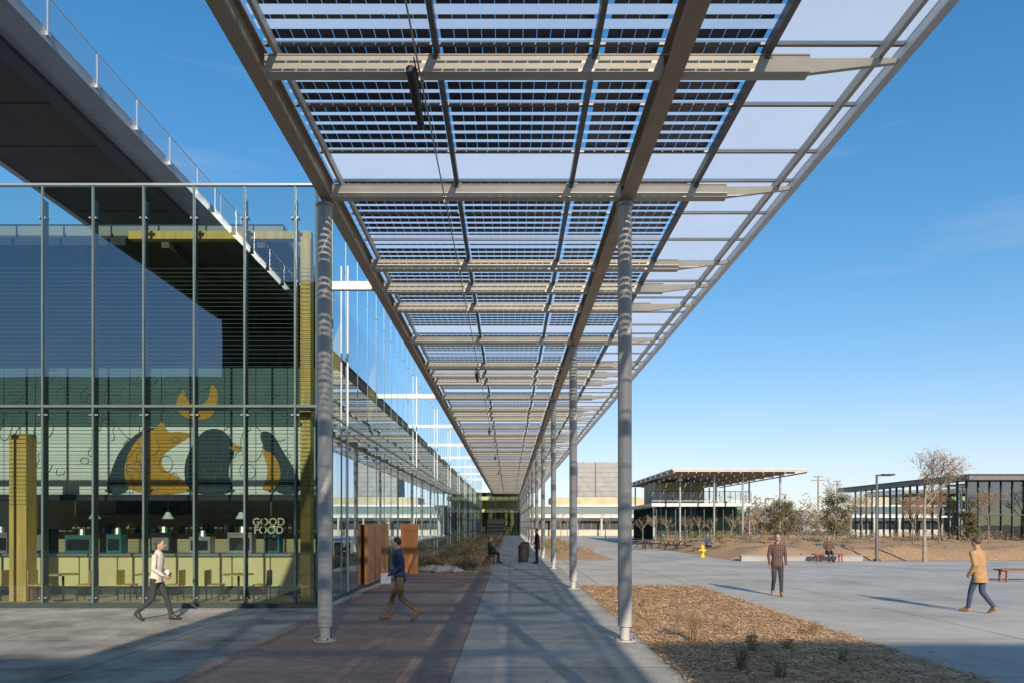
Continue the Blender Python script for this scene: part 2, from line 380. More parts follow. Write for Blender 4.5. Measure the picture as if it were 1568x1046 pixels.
b.box(-40,-6,YE-.3,YE,.1,9.5,'interior')
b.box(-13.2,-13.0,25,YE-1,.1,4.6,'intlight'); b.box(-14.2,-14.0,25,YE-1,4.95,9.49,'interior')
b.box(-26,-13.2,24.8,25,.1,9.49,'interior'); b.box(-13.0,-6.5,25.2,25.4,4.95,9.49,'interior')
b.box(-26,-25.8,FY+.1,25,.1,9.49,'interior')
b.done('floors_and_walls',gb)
b=B()
for x,y in((-12.75,17.9),(-17,17.9)): b.box(x-.22,x+.22,y-.2,y+.2,.05,4.4,'wood')
b.box(-5.25,-5.0,17.15,17.45,.05,9.2,'wood')
b.box(-9.6,-5.0,17.2,17.4,9.22,9.42,'wood'); b.box(-26,-9.9,17.6,17.8,9.22,9.42,'darksteel')
for x in (-6.5,-9.0,-11.5): b.box(x-.1,x+.1,17.85,24,9.25,9.49,'ceil')
y=24.5
while y<YE-3: b.box(-6.3,-6.0,y-.15,y+.15,.05,4.6,'wood'); b.box(-6.3,-6.0,y-.15,y+.15,4.92,9.49,'wood'); y+=6.2
b.box(-5.69,-5.5,22.6,YE-1,4.6,4.92,'wood')
b.done('wood_structure',gb)
b=B(); ym=20.6
for i in range(11):
    x0=-16.2+i*.95
    b.box(x0+.012,x0+.938,ym,ym+.08,2.95,4.98,'mural'); b.box(x0+.012,x0+.938,ym,ym+.08,5.0,6.75,'muralshade')
def blob(cx,cz,pts,k,y=ym-.012): b.poly([(cx+px,y,cz+pz) for px,pz in pts][::1],k)
def smooth(pts,it=3):
    for _ in range(it):
        q=[]
        for i in range(len(pts)):
            a=pts[i]; c=pts[(i+1)%len(pts)]; q+=[(a[0]*.75+c[0]*.25,a[1]*.75+c[1]*.25),(a[0]*.25+c[0]*.75,a[1]*.25+c[1]*.75)]
        pts=q
    return pts
# navy sweeps behind the gold shapes
blob(-10.3,4.0,smooth([(-1.9,-1.06),(-1.2,-1.06),(-.9,-.2),(-.6,.5),(.1,.97),(-.7,.97),(-1.4,.4),(-1.75,-.4)]),'navy',ym-.008)
blob(-9.1,3.95,smooth([(-.6,-1.02),(.9,-1.02),(.55,-.3),(.9,.35),(.5,.98),(-.1,.98),(-.5,.45),(-.75,-.2)]),'navy',ym-.008)
blob(-6.7,3.9,smooth([(-.5,-.95),(.5,-.95),(.3,-.3),(-.1,.3),(-.45,.95),(-.9,.95),(-.6,.2)]),'navy',ym-.008)
blob(-10.5,4.0,smooth([(-1.0,-1.05),(.95,-1.05),(.7,-.6),(.1,-.35),(-.05,.05),(.25,.3),(.65,.55),(1.0,.78),(.45,.85),(.2,.8),(.05,1.2),(-.2,.9),(-.6,.75),(-.95,.3),(-1.15,-.3)]),'orange')
blob(-7.4,3.55,smooth([(-.1,-.5),(.3,-.5),(.55,0),(.35,.6),(-.1,.8),(.1,.3),(.1,-.1)]),'orange')
blob(-9.4,5.9,smooth([(-.7,-.2),(-.5,-.6),(0,-.75),(.5,-.6),(.65,.1),(.4,.45),(.35,-.1),(0,-.35),(-.35,-.1),(-.4,.3)]),'orange')
blob(-8.25,4.35,smooth([(-.2,-.08),(.2,-.08),(.2,.08),(-.2,.1)]),'orange',ym-.016)
def stroke(pts,w=.009,y=ym-.02):
    for (a,c),(d,e) in zip(pts,pts[1:]):
        L=math.hypot(d-a,e-c); 
        if L<1e-4: continue
        nx,nz=-(e-c)/L*w,(d-a)/L*w
        b.poly([(a+nx,y,c+nz),(a-nx,y,c-nz),(d-nx,y,e-nz),(d+nx,y,e+nz)],'ink' if c<5 else 'fin')
rr=random.Random(11)
for i in range(60):
    cx=rr.uniform(-15.8,-6.3); cz=rr.uniform(3.2,6.5); r=rr.uniform(.10,.35); el=rr.uniform(.6,1.8); ph=rr.uniform(0,6.28); sp=rr.choice([6.28,6.28,3.5]); k1=rr.choice([0,2,3,5]); 
    pts=[]
    for t in range(25):
        a=ph+sp*t/24; q=r*(1+.22*math.sin(k1*a+ph)); zz=min(6.7,max(3.0,cz+q*el*math.sin(a))); pts.append((min(-5.85,cx+q*math.cos(a)),zz))
    stroke(pts)
b.done('mural_wall',gb)
b=B()
for i in range(9):
    x0=-15.4+i*1.08
    b.box(x0+.02,x0+1.06,19.3,19.42,.30,1.14,'counter')
b.box(-15.5,-5.6,19.2,20.1,1.15,1.22,'alum'); b.box(-15.5,-5.6,19.45,20.0,.05,1.14,'interior')
b.box(-16,-5.9,23.2,23.35,.05,4.55,'intlight')
b.box(-16,-5.8,20.4,20.58,2.75,2.94,'darksteel')
rq=random.Random(21)
for i in range(8):
    x0=-15+i*1.15+rq.uniform(-.1,.1); h=rq.uniform(.3,.7); w=rq.uniform(.4,.85); kk=rq.choice(['teal','alum','black'])
    b.box(x0,x0+w,19.6,19.95,1.23,1.23+h,kk); b.box(x0+.06,x0+w-.06,19.58,19.598,1.3,1.23+h*.75,'black' if kk!='black' else 'alum'); b.cyl((x0+w*.5,19.8,1.23+h),(x0+w*.5,19.8,1.3+h+.1),.1,.08,'alum',10)
for z in (1.7,2.3): b.box(-14.8,-7,22.9,23.19,z,z+.04,'wood')
for i in range(46):
    x0=-14.7+i*.165; b.box(x0,x0+.1,22.95,23.1,1.745,1.745+rq.uniform(.12,.32),rq.choice(['teal','cream','black','counter','white']))
b.box(-13.2,-10.8,22.9,23.15,2.4,2.85,'black')
for i in range(4): b.cyl((-14.0+i*2.1,19.6,2.95),(-14.0+i*2.1,19.6,2.4),.01,.01,'black',6); b.cyl((-14.0+i*2.1,19.6,2.4),(-14.0+i*2.1,19.6,2.2),.05,.16,'white',14)
for i in range(4):
    x=-14+i*2.3; b.cyl((x,17.9,.06),(x,17.9,.72),.03,.03,'black',8); b.cyl((x,17.9,.72),(x,17.9,.75),.38,.38,'wood',20); b.cyl((x,17.9,.05),(x,17.9,.07),.22,.22,'black',14)
    for dx in (-.62,.62):
        b.box(x+dx-.19,x+dx+.19,17.72,18.1,.44,.48,'wood'); b.box(x+dx*1.3-.012,x+dx*1.3+.012,17.72,18.1,.48,.85,'wood')
        for lx in(-.16,.16):
            for ly in (17.75,18.07): b.box(x+dx+lx-.012,x+dx+lx+.012,ly-.012,ly+.012,.05,.44,'black')
b.done('cafe_fitout',gb)
def text(s,x,y,z,size,mt,par,name):
    cu=bpy.data.curves.new(name,'FONT'); cu.body=s; cu.size=size; cu.extrude=.01; cu.space_line=.8; cu.align_x='CENTER'
    o=bpy.data.objects.new(name,cu); S.collection.objects.link(o); o.location=(x,y,z); o.rotation_euler=(math.pi/2,0,0)
    cu.materials.append(mt); o.parent=par; cu.offset=.006
text('GOOD\nFOOD',-6.75,19.15,2.02,.29,M['cream'],gb,'cafe_sign')

# ---------------- footbridge ----------------
fb=empty('footbridge'); Z=18.05
b=B()
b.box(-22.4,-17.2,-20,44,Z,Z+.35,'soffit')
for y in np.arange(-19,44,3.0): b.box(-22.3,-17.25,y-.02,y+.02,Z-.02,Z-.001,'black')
b.box(-22.7,-22.4,-20,44,Z-.05,Z+.6,'bridge')
b.box(-17.2,-16.6,-20,44,Z-.25,Z+.1,'darksteel'); b.box(-16.6,-15.35,-20,44,Z-.05,Z+.05,'bridge'); b.box(-15.35,-15.25,-20,44,Z-.12,Z+.32,'bridge')
b.done('deck',fb)
b=B()
for y in np.arange(25.2-2.7*16,44,2.7):
    b.box(-15.24,-15.18,y-.03,y+.03,Z+.1,Z+1.35,'alum'); b.box(-15.28,-15.16,y-.07,y+.07,Z+.05,Z+.2,'alum')
for i in range(9): b.cyl((-15.21,-20,Z+.25+i*.115),(-15.21,44,Z+.25+i*.115),.006,.006,'alum',5,False)
b.cyl((-15.21,-20,Z+1.37),(-15.21,44,Z+1.37),.03,.03,'alum',10)
b.done('railing',fb)
b=B(); b.box(-22.7,-15.1,43,50,9.86,Z-.02,'concwall'); b.done('landing',fb)

# ---------------- buildings behind the camera ----------------
ob=empty('office_building')
b=B(); b.box(-22.5,-12.5,-34,-20.1,0,21,'darkwall'); b.box(-12.5,0.5,-34,-18.2,0,12.4,'darkwall'); b.box(7.6,60,-34,-18.2,0,12.9,'darkwall'); b.box(-90,-22.5,-36,-22,0,14.0,'darkwall')  # unseen; low wings shaped to shade the foreground, gap leaves sun streaks
b.done('walls',ob)
b=B()
for fz in (1.0,5.0,9.0,13.0,17.0):
    for x in np.arange(-21.8,-13.5,2.0): b.box(x,x+1.6,-20.1,-20.04,fz,fz+2.4,'black'); 
for fz in (1.0,5.0,9.0):
    for x in list(np.arange(-11.8,-1,2.2))+list(np.arange(8.2,58,2.2)): b.box(x,x+1.7,-18.2,-18.14,fz,fz+2.3,'black')
    for x in np.arange(-60,-24,2.6): b.box(x,x+2.0,-22,-21.94,fz,fz+2.4,'black')
b.done('windows',ob)

# ---------------- end building, far building ----------------
eb=empty('glass_building')
b=B(); b.box(-30,2.2,136,150,0,9,'intlight'); b.box(-30,2.4,128,150,8.0,8.6,'white'); b.box(-30,2.4,129.5,136,4.3,4.9,'counter'); b.box(-30,2.4,129.5,136,6.6,7.3,'counter')
for x in np.arange(-13,2.4,1.3): b.box(x-.05,x+.05,129.2,129.35,0,8,'fin' if int(x*10)%3 else 'mullion')
for x in (-9.5,-6.6,-3.5,-.6): b.box(x-.25,x+.25,130,130.6,0,4.3,'wood')
b.box(-4.2,-1.0,129.0,129.19,0,3.0,'darksteel')
b.done('structure',eb)
b=B(); b.poly([(-30,129.4,0),(2.4,129.4,0),(2.4,129.4,8),(-30,129.4,8)],'endglass'); b.done('glazing',eb)
fb2=empty('office_building')
b=B(); yy=122
b.box(2.6,27,yy,yy+18,0,5.2,'cream'); b.box(2.4,27.2,yy-.4,yy+18,5.2,5.5,'white')
b.box(3,26.8,yy-.05,yy-.004,1.1,2.6,'black'); b.box(3,26.8,yy-.06,yy-.003,3.9,5.0,'fin')
for x in np.arange(3.5,27,1.6): b.box(x-.06,x+.06,yy-.12,yy-.065,1.1,2.6,'fin')
b.box(8,28,yy+8,yy+18,5.5,7.2,'intlight'); 
for x in np.arange(3,27,4.4): b.box(x-.15,x+.15,yy-2.2,yy-1.9,0,3.2,'cream')
b.box(2.6,27,yy-2.4,yy-.45,3.2,3.5,'white')
b.done('structure',fb2)
b=B(); b.box(14.5,23,145,156,0,15.2,'concwall')
for z in np.arange(6,15,1.0): b.box(14.45,23.05,144.95,144.997,z,z+.04,'mullion')
b.box(18.2,18.4,144.9,144.94,5,15.2,'mullion'); b.done('concrete_tower')

# ---------------- pavilion ----------------
pv=empty('solar_pavilion')
b=B()
x0,x1,ya,yb,zr=14.5,26.2,60,85,6.9
for y in np.arange(ya,yb-.5,1.25):
    for x in np.arange(x0,x1-.5,1.95): b.box(x+.03,x+1.92,y+.02,y+.60,zr-.05,zr,'rib'); b.box(x+.03,x+1.92,y+.645,y+1.23,zr-.05,zr,'rib')
for y in np.arange(ya,yb+.1,2.5): b.box(x0-.1,x1+.1,y-.06,y+.06,zr-.24,zr-.055,'steel')
for x in np.arange(x0,x1+.1,1.95): b.box(x-.05,x+.05,ya,yb,zr-.35,zr-.245,'steel')
b.box(x0-.15,x1+.2,ya-.1,ya-.065,zr-.12,zr+.02,'steel'); b.box(x0-.2,x0-.12,ya,yb,zr-.12,zr+.02,'steel')
for x in (15.5,18.6,21.2,24.6):
    for y in (62,70,78,84): b.cyl((x,y,0),(x,y,zr-.35),.09,.09,'alum',10)
b.done('roof_and_columns',pv)
b=B()
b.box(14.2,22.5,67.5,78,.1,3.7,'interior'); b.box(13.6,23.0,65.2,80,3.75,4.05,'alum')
b.box(14.4,22.4,67.3,67.45,.3,1.4,'intlight')
for x in np.arange(14.2,22.7,.92): b.box(x-.04,x+.04,65.85,65.93,0,3.75,'mullion')
for x in np.arange(13.6,23.1,.5): b.box(x-.02,x+.02,65.2,65.24,4.05,5.15,'darksteel')
for z in np.arange(4.2,5.2,.12): b.box(13.6,23,65.21,65.23,z,z+.025,'alum')
b.box(13.6,23,65.18,65.26,5.15,5.2,'darksteel')
b.box(15,20,70,76,4.05,6.3,'intlight')
b.done('kiosk',pv)
b=B(); b.poly([(14.2,65.95,.05),(22.6,65.95,.05),(22.6,65.95,3.75),(14.2,65.95,3.75)],'sideglass'); b.poly([(14.2,65.95,.05),(14.2,78,.05),(14.2,78,3.75),(14.2,65.95,3.75)],'sideglass'); b.done('kiosk_glass',pv)
rb=empty('glass_building')
b=B(); b.box(43,64,66,80,.1,5.8,'interior'); b.box(39.4,64,58.5,82,5.85,6.25,'rib'); b.box(39.3,64,58.4,82,6.26,6.35,'darksteel'); b.box(41,64,61,80,2.8,3.0,'intlight')
for x in np.arange(40.2,62,1.0): b.box(x-.035,x+.035,59.9,59.98,0,5.85,'mullion')
for y in np.arange(60,80,1.2): b.box(40.05,40.13,y-.035,y+.035,0,5.85,'mullion')
b.box(40.2,62,59.85,59.89,2.8,2.9,'mullion')
for x in (42,46,50): b.cyl((x,61,0),(x,61,2.79),.12,.12,'wood',10)
b.done('structure',rb)
b=B(); b.poly([(40.15,60,.05),(62,60,.05),(62,60,5.85),(40.15,60,5.85)],'darkglass'); b.poly([(40.15,60,.05),(40.15,80,.05),(40.15,80,5.85),(40.15,60,5.85)],'darkglass'); b.done('glazing',rb)

# ---------------- street furniture ----------------
def lamp(x,y,h,arm=.8):
    b=B(); b.cyl((x,y,0),(x,y,h),.09,.06,'rib' if arm>0 else 'alum',12); b.cyl((x,y,0),(x,y,.12),.2,.18,'darksteel',14)
    if arm>0:
        b.box(x-.05,x+arm,y-.05,y+.05,h-.03,h+.05,'darksteel'); b.box(x+arm*.35,x+arm+.15,y-.15,y+.15,h+.0,h+.09,'darksteel')
    else: b.box(x-.16,x+.16,y-.16,y+.16,h,h+.12,'darksteel'); b.cyl((x,y,h-.5),(x,y,h),.09,.09,'darksteel',10)
    b.done('street_lamp',smooth=True)
lamp(20.4,37.9,4.75); lamp(14.0,56,5.6,0); lamp(30,80,5,.7)
def hydrant(x,y):
    b=B(); b.cyl((x,y,0),(x,y,.06),.17,.17,'yellow',16); b.cyl((x,y,.06),(x,y,.55),.115,.105,'yellow',16); b.cyl((x,y,.55),(x,y,.6),.15,.15,'yellow',16)
    b.cyl((x,y,.6),(x,y,.72),.125,.07,'yellow',16); b.cyl((x,y,.72),(x,y,.82),.035,.03,'yellow',8)
    b.cyl((x-.22,y,.43),(x+.22,y,.43),.055,.055,'yellow',12); b.cyl((x,y-.24,.36),(x,y,.36),.075,.075,'yellow',12)
    b.done('fire_hydrant',smooth=True)
hydrant(12.05,42.6)
def bench(x,y,w,rot=0,k='red',back=False):
    b=B()
    for i in range(4): b.box(-w/2,w/2,-.24+i*.125,-.24+i*.125+.105,.40,.45,k)
    for sx in(-w/2+.2,w/2-.2):
        b.box(sx-.03,sx+.03,-.2,-.14,.008,.36,k); b.box(sx-.03,sx+.03,.14,.2,.008,.36,k); b.box(sx-.03,sx+.03,-.22,.24,.36,.395,k)
    o=b.done('bench',bevel=.008); o.location=(x,y,0); o.rotation_euler=(0,0,rot)
bench(18.4,24.4,1.9); bench(-.98,35.5,1.6,math.pi/2); bench(17.3,37.0,1.7)
bench(14.0,48.2,2.2); bench(16.7,46.6,2.0)
def table(x,y,r=0):
    b=B()
    for i in range(5): b.box(-.9,.9,-.37+i*.15,-.37+i*.15+.135,.72,.76,'darksteel')
    for s in(-1,1):
        for i in range(2): b.box(-.9,.9,s*.72-.13+i*.14,s*.72-.13+i*.14+.125,.42,.46,'darksteel')
        b.prism([(s*.65-.03,-.75,.008),(s*.65+.03,-.75,.008),(s*.65+.03,-.2,.72),(s*.65-.03,-.2,.72)],(0,.07,0),'darksteel')
        b.prism([(s*.65-.03,.75,.008),(s*.65+.03,.75,.008),(s*.65+.03,.2,.72),(s*.65-.03,.2,.72)],(0,-.07,0),'darksteel')
        b.box(s*.65-.04,s*.65+.04,-.8,.8,.37,.415,'darksteel')
    o=b.done('picnic_table'); o.location=(x,y,0); o.rotation_euler=(0,0,r)
for i,(x,y) in enumerate([(10.2,55),(12.2,57),(13.0,53),(15.2,55.5),(16.2,52),(17.6,56),(11.5,60),(18.2,50.5)]): table(x,y,.3*i)
b=B(); b.box(12.8,19.5,37.65,37.95,0.002,.30,'concwall'); b.box(12.75,19.55,37.6,38.0,.301,.34,'concwall'); b.done('retaining_wall',bevel=.01)
for bx,by in((.75,37),(.95,41.5)):
    b=B(); b.cyl((bx,by,.01),(bx,by,.9),.26,.28,'soffit',18); b.cyl((bx,by,.9),(bx,by,.97),.3,.2,'darksteel',18); b.done('litter_bin',smooth=True)

# ---------------- vegetation ----------------
def grow(b,p,d,L,r,dep,rr,k,tips,spread=.55,sides=5):
    segs=3 if dep>1 else 2
    q=Vector(p); dd=Vector(d)
    for i in range(segs):
        n=q+dd*(L/segs); b.cyl(q,n,r*(1-.3*i/segs),r*(1-.3*(i+1)/segs),k,sides if dep>2 else 3,False)
        q=n; dd=(dd+Vector((rr.uniform(-.13,.13),rr.uniform(-.13,.13),rr.uniform(-.02,.12)))).normalized()
        if dep>0 and i>0 or (dep>0 and dep<3):
            a=rr.uniform(0,6.28); s=Vector((math.cos(a),math.sin(a),.25)); nd=(dd*(1-spread)+s*spread).normalized()
            grow(b,q,nd,L*rr.uniform(.55,.75),r*.55,dep-1,rr,k,tips,spread,sides)
    if dep>0:
        for j in range(2):
            a=rr.uniform(0,6.28); s=Vector((math.cos(a),math.sin(a),.3)); nd=(dd*.72+s*.42).normalized()
            grow(b,q,nd,L*rr.uniform(.62,.82),r*.65,dep-1,rr,k,tips,spread,sides)
    else: tips.append(q)
def leaves(b,pts,n,sp,size,rr,k):
    for i in range(n):
        c=rr.choice(pts); p=Vector((c[0]+rr.gauss(0,sp),c[1]+rr.gauss(0,sp),c[2]+rr.gauss(0,sp*.8)))
        u=Vector((rr.uniform(-1,1),rr.uniform(-1,1),rr.uniform(-1,1))).normalized(); w=u.orthogonal().normalized(); s=size*rr.uniform(.6,1.3)
        b.poly([p-u*s,p+w*s*.45,p+u*s,p-w*s*.45],k)
def bare_tree(x,y,h,seed,k='bark',dep=4,leaf=0,z=0,name='bare_tree',stk=None):
    rr=random.Random(seed); b=B(); tips=[]
    b.cyl((x,y,z-.05),(x,y,z+h*.28),h*.018,h*.013,k,8,False)
    grow(b,(x,y,z+h*.27),(0,0,1),h*.26,h*.012,dep,rr,k,tips)
    if leaf: leaves(b,tips,leaf,h*.03,.05,rr,'brownleaf')
    b.done(name)
bare_tree(22.5,37,6.4,5,'barkgrey',4,2200,.05)
bare_tree(29.5,62,5.8,8,'barkgrey',4,100,.3); bare_tree(33,66,5.6,9,'barkgrey',4,0,.3); bare_tree(31,60,4.6,21,'barkgrey',4,0,.3)
bare_tree(36.5,52,4.5,12,'bark',4,650,.3); bare_tree(44,55,5,14,'bark',4,500,.2); bare_tree(46.5,58,5.6,17,'barkgrey',4,0,.2); bare_tree(34.5,58,4.4,33,'bark',4,700,.3); bare_tree(27.8,47,3.6,41,'bark',4,500,.3)
bare_tree(31.5,50,4.2,43,'bark',4,600,.3); bare_tree(40,62,4.6,44,'barkgrey',4,300,.3)
for i in range(9): bare_tree(12.2+i*1.35,62.4+(i%3)*.8,3.1,30+i,'barkgrey',3,60,0,'bare_sapling')
for i,(x,y) in enumerate([(8.5,100),(6.8,90),(10.5,104),(13.5,96),(4.6,110)]): bare_tree(x,y,4.0,60+i,'barkgrey',3,50,0,'bare_sapling')
def evergreen(x,y,h,seed,z=.35,name='evergreen_tree'):
    rr=random.Random(seed); b=B(); b.cyl((x,y,z-.1),(x,y,z+h*.7),.07,.03,'bark',7,False)
    cl=[]
    for i in range(26):
        t=rr.uniform(.25,1); R=h*.30*math.sin(math.pi*min(1,(1.08-t)*.95+.05))**.7*rr.uniform(.4,1.05); a=rr.uniform(0,6.28)
        c=(x+R*math.cos(a),y+R*math.sin(a),z+h*t); cl.append(c); b.cyl((x,y,z+h*t*.85),c,.02,.008,'bark',4,False)
    leaves(b,cl,2600,h*.06,.10,rr,'evergreen'); b.done(name)
evergreen(22.3,56,3.6,3); evergreen(26.8,56,4.0,4); evergreen(38.3,57,2.6,5); evergreen(39.5,49,2.0,8)
evergreen(44.5,52,2.8,9)
b=B(); rr=random.Random(5)
for i in range(380):
    x=rr.uniform(28,190) if i%4 else rr.uniform(2,60); y=rr.uniform(125,190) if x>28 else rr.uniform(165,200); h=rr.uniform(2.5,7.5); 
    cl=[(x+rr.gauss(0,1.6),y,rr.uniform(.3,h)) for _ in range(7)]
    leaves(b,cl,90,.8,.42,rr,'far')
b.done('distant_trees')
b=B()
for x,y,h in((95,210,17),(140,230,19),(60,220,18),(120,250,18)):
    b.cyl((x,y,0),(x,y,h),.3,.2,'barkgrey',6); b.box(x-2,x+2,y-.15,y+.15,h-1.6,h-1.3,'barkgrey'); b.box(x-1.4,x+1.4,y-.15,y+.15,h-.5,h-.2,'barkgrey')
b.done('power_poles')
b=B()
for i in range(7):
    x=60+i*26; b.box(x,x+11,200,210,0,4.6+(i*7%3)*1.6,'concwall' if i%2 else 'copper'); b.box(x+.5,x+10.5,199.9,199.99,1.6,3,'black')
b.done('distant_buildings')
b=B(); rr=random.Random(9)
for i in range(380):
    x=rr.uniform(-4.3,-1.0); y=29.5+78*rr.random()**1.6; h=rr.uniform(.15,.55)
    cl=[(x+rr.gauss(0,.17),y+rr.gauss(0,.15),.12+rr.uniform(.05,h)) for _ in range(5)]
    leaves(b,cl,80,.09,.045,rr,rr.choice(['greenleaf','greenleaf','brownleaf','drygrass']))
b.done('shrubs')
b=B()
for i in range(100):
    x=rr.uniform(2.8,5.8); y=40+40*rr.random(); h=rr.uniform(.15,.45)
    cl=[(x+rr.gauss(0,.15),y+rr.gauss(0,.15),.12+rr.uniform(.05,h)) for _ in range(4)]
    leaves(b,cl,50,.09,.045,rr,rr.choice(['greenleaf','brownleaf','drygrass']))
for i in range(320):
    x=rr.uniform(13.5,48); y=rr.uniform(40,72); 
    cl=[(x+rr.gauss(0,.25),y+rr.gauss(0,.2),.75+rr.uniform(-.1,.6)) for _ in range(4)]
    leaves(b,cl,50,.13,.06,rr,rr.choice(['greenleaf','brownleaf','brownleaf','drygrass','drygrass']))
b.done('shrubs')
def tuft(x,y,h,n,seed):
    rr=random.Random(seed); b=B()
    for i in range(n):
        a=rr.uniform(0,6.28); l=rr.uniform(.05,.32)*h; hh=h*rr.uniform(.45,1); w=.004
        p=Vector((x+rr.gauss(0,.035),y+rr.gauss(0,.035),.03)); prev=p
        for s in range(1,5):
            t=s/4; q=p+Vector((math.cos(a)*l*t*t,math.sin(a)*l*t*t,hh*t)); ww=w*(1-t*.6)
            b.cyl(prev,q,ww*1.1,ww,'drygrass',3,False); prev=q
        if rr.random()<.5: leaves(b,[prev,prev-Vector((0,0,.04))],7,.02,.018,rr,'drygrass')
    b.done('dry_grass_tuft')
for i,(px,py,h,n) in enumerate([(1064,985,.62,95),(1152,1003,.32,60),(1135,1030,.4,70),(1010,905,.25,30),(1118,965,.22,35),(1246,975,.25,35),(985,930,.2,25),(1090,925,.22,30),(1195,1040,.3,40),(1040,950,.2,25),(1205,1000,.22,25),(960,905,.25,25),(1050,905,.22,25),(1015,1000,.2,25),(1290,1020,.25,30)]):
    Y=2142/(py-802); X=(px-780)*Y/1045; tuft(X,Y,h,n,i)
for i,(x,y,s) in enumerate([(-3.4,29.3,.34),(-3.0,28.8,.28),(-2.7,29.6,.35),(-2.2,28.9,.22),(-4.2,30,.35)]):
    bpy.ops.mesh.primitive_ico_sphere_add(subdivisions=3,radius=s,location=(x,y,s*.35)); o=bpy.context.object; o.name='boulder'; rr=random.Random(i)
    fx=[rr.uniform(2,5) for _ in range(3)]
    for v in o.data.vertices:
        c=v.co; q=1+.16*math.sin(c.x*fx[0]/s+i)+.12*math.sin(c.y*fx[1]/s)+.1*math.sin(c.z*fx[2]/s+2); v.co=Vector((c.x*q*1.2,c.y*q,c.z*q*.65))
    o.data.materials.append(M['stone'])

# ---------------- people ----------------
def V(*a): return np.array(a,float)
def person(name,loc,heading,pose,cols,H=1.75,hair='short',coat=False,female=False,voxel=.0085,holding=None):
    sc=H/1.75; prims=[]; vs=[];fs=[]
    def addmesh(v,f):
        n=len(vs); vs.extend([tuple(p) for p in v]); fs.extend([tuple(i+n for i in q) for q in f])
    def cap(p0,p1,r0,r1,lab,n=12):
        p0=V(*p0);p1=V(*p1); d=p1-p0; L=np.linalg.norm(d)
        if L<1e-5: d=V(0,0,1e-4); L=1e-4
        d=d/L; a=V(0,0,1) if abs(d[2])<.9 else V(1,0,0); u=np.cross(d,a); u/=np.linalg.norm(u); w=np.cross(d,u)
        rings=[]
        for t in (-60,-30,0): rings.append((p0+d*r0*math.sin(math.radians(t)),r0*math.cos(math.radians(t))))
        for t in (0,30,60): rings.append((p1+d*r1*math.sin(math.radians(t)),r1*math.cos(math.radians(t))))
        v=[p0-d*r0]; 
        for c,r in rings:
            for i in range(n):
                th=2*math.pi*i/n; v.append(c+u*math.cos(th)*r+w*math.sin(th)*r)
        v.append(p1+d*r1); f=[]
        for i in range(n): f.append((0,1+(i+1)%n,1+i))
        for k in range(len(rings)-1):
            for i in range(n):
                j=(i+1)%n; f.append((1+k*n+i,1+k*n+j,1+(k+1)*n+j,1+(k+1)*n+i))
        e=len(v)-1; o=1+(len(rings)-1)*n
        for i in range(n): f.append((o+i,o+(i+1)%n,e))
        addmesh(v,f); prims.append(('c',p0,p1,r0,r1,lab))
    def ell(c,r,lab,n=16,m=10):
        c=V(*c); v=[c-V(0,0,r[2])]; f=[]
        for k in range(1,m):
            ph=-math.pi/2+math.pi*k/m
            for i in range(n):
                th=2*math.pi*i/n; v.append(c+V(r[0]*math.cos(ph)*math.cos(th),r[1]*math.cos(ph)*math.sin(th),r[2]*math.sin(ph)))
        v.append(c+V(0,0,r[2]))
        for i in range(n): f.append((0,1+(i+1)%n,1+i))
        for k in range(m-2):
            for i in range(n):
                j=(i+1)%n; f.append((1+k*n+i,1+k*n+j,1+(k+1)*n+j,1+(k+1)*n+i))
        e=len(v)-1; o=1+(m-2)*n
        for i in range(n): f.append((o+i,o+(i+1)%n,e))
        addmesh(v,f); prims.append(('e',c,V(*r),0,0,lab))
    def loft(rings,lab,n=24):
        v=[];f=[]
        for cx,z,hw,hd in rings:
            for i in range(n):
                th=2*math.pi*i/n; v.append(V(cx+hd*math.cos(th),hw*math.sin(th),z))
        for k in range(len(rings)-1):
            for i in range(n):
                j=(i+1)%n; f.append((k*n+i,k*n+j,(k+1)*n+j,(k+1)*n+i))
        f.append(tuple(range(n-1,-1,-1))); o=(len(rings)-1)*n; f.append(tuple(o+i for i in range(n)))
        addmesh(v,f); prims.append(('l',rings,None,0,0,lab))
    hz=pose['hip']; lean=pose.get('lean',.03); sw=.185 if not female else .165
    dz=hz-.92
    def T(z): return lean*(z-.92)/.5
    k=1.0 if not female else .9
    rr=[(T(.9),.86+dz,.155*(1.04 if female else 1),.112),(T(.95),.95+dz,.162,.115),(T(1.05),1.06+dz,.145*k,.10),(T(1.2),1.2+dz,.160*k,.112),(T(1.32),1.32+dz,.176*k,.115),(T(1.40),1.40+dz,.170*k,.095),(T(1.45),1.45+dz,.110,.078),(T(1.48),1.485+dz,.062,.060)]
    if coat: rr=[(T(.8),.72+dz,.188,.150),(T(.85),.83+dz,.180,.138)]+[(a,z,w*1.06,d*1.12) for a,z,w,d in rr[1:]]
    elif pose.get('sit'): pass
    else: rr=[(0,.84+dz,.165,.125)]+[(a,z,w*1.03,d*1.05) for a,z,w,d in rr[1:]]
    loft(rr,'top')
    ell((0,0,.86+dz),(.11,.155,.10),'pants')
    for s,leg in ((1,pose['L']),(-1,pose['R'])):
        hip=(0,s*.085,hz-.03); kn=(leg[0][0],s*.085,leg[0][1]); an=(leg[1][0],s*.085,leg[1][1]); toe=(leg[2][0],s*.10,leg[2][1])
        cap(hip,kn,.090,.062,'pants'); cap(kn,an,.060,.046,'pants')
        a=V(*an); t=V(*toe); d=t-a
        heel=a+V(-.03,0,-.045) if leg[2][1]<.06 and leg[1][1]<.13 else a+V(-.035,0,-.04)
        cap(heel,t,.038,.030,'shoe'); cap(a,(a+t)/2,.042,.036,'shoe')
        cap(heel+V(0,.012,0),t+V(0,.014,0),.034,.028,'shoe'); cap(heel-V(0,.012,0),t-V(0,.014,0),.034,.028,'shoe')
    sh=1.40+dz
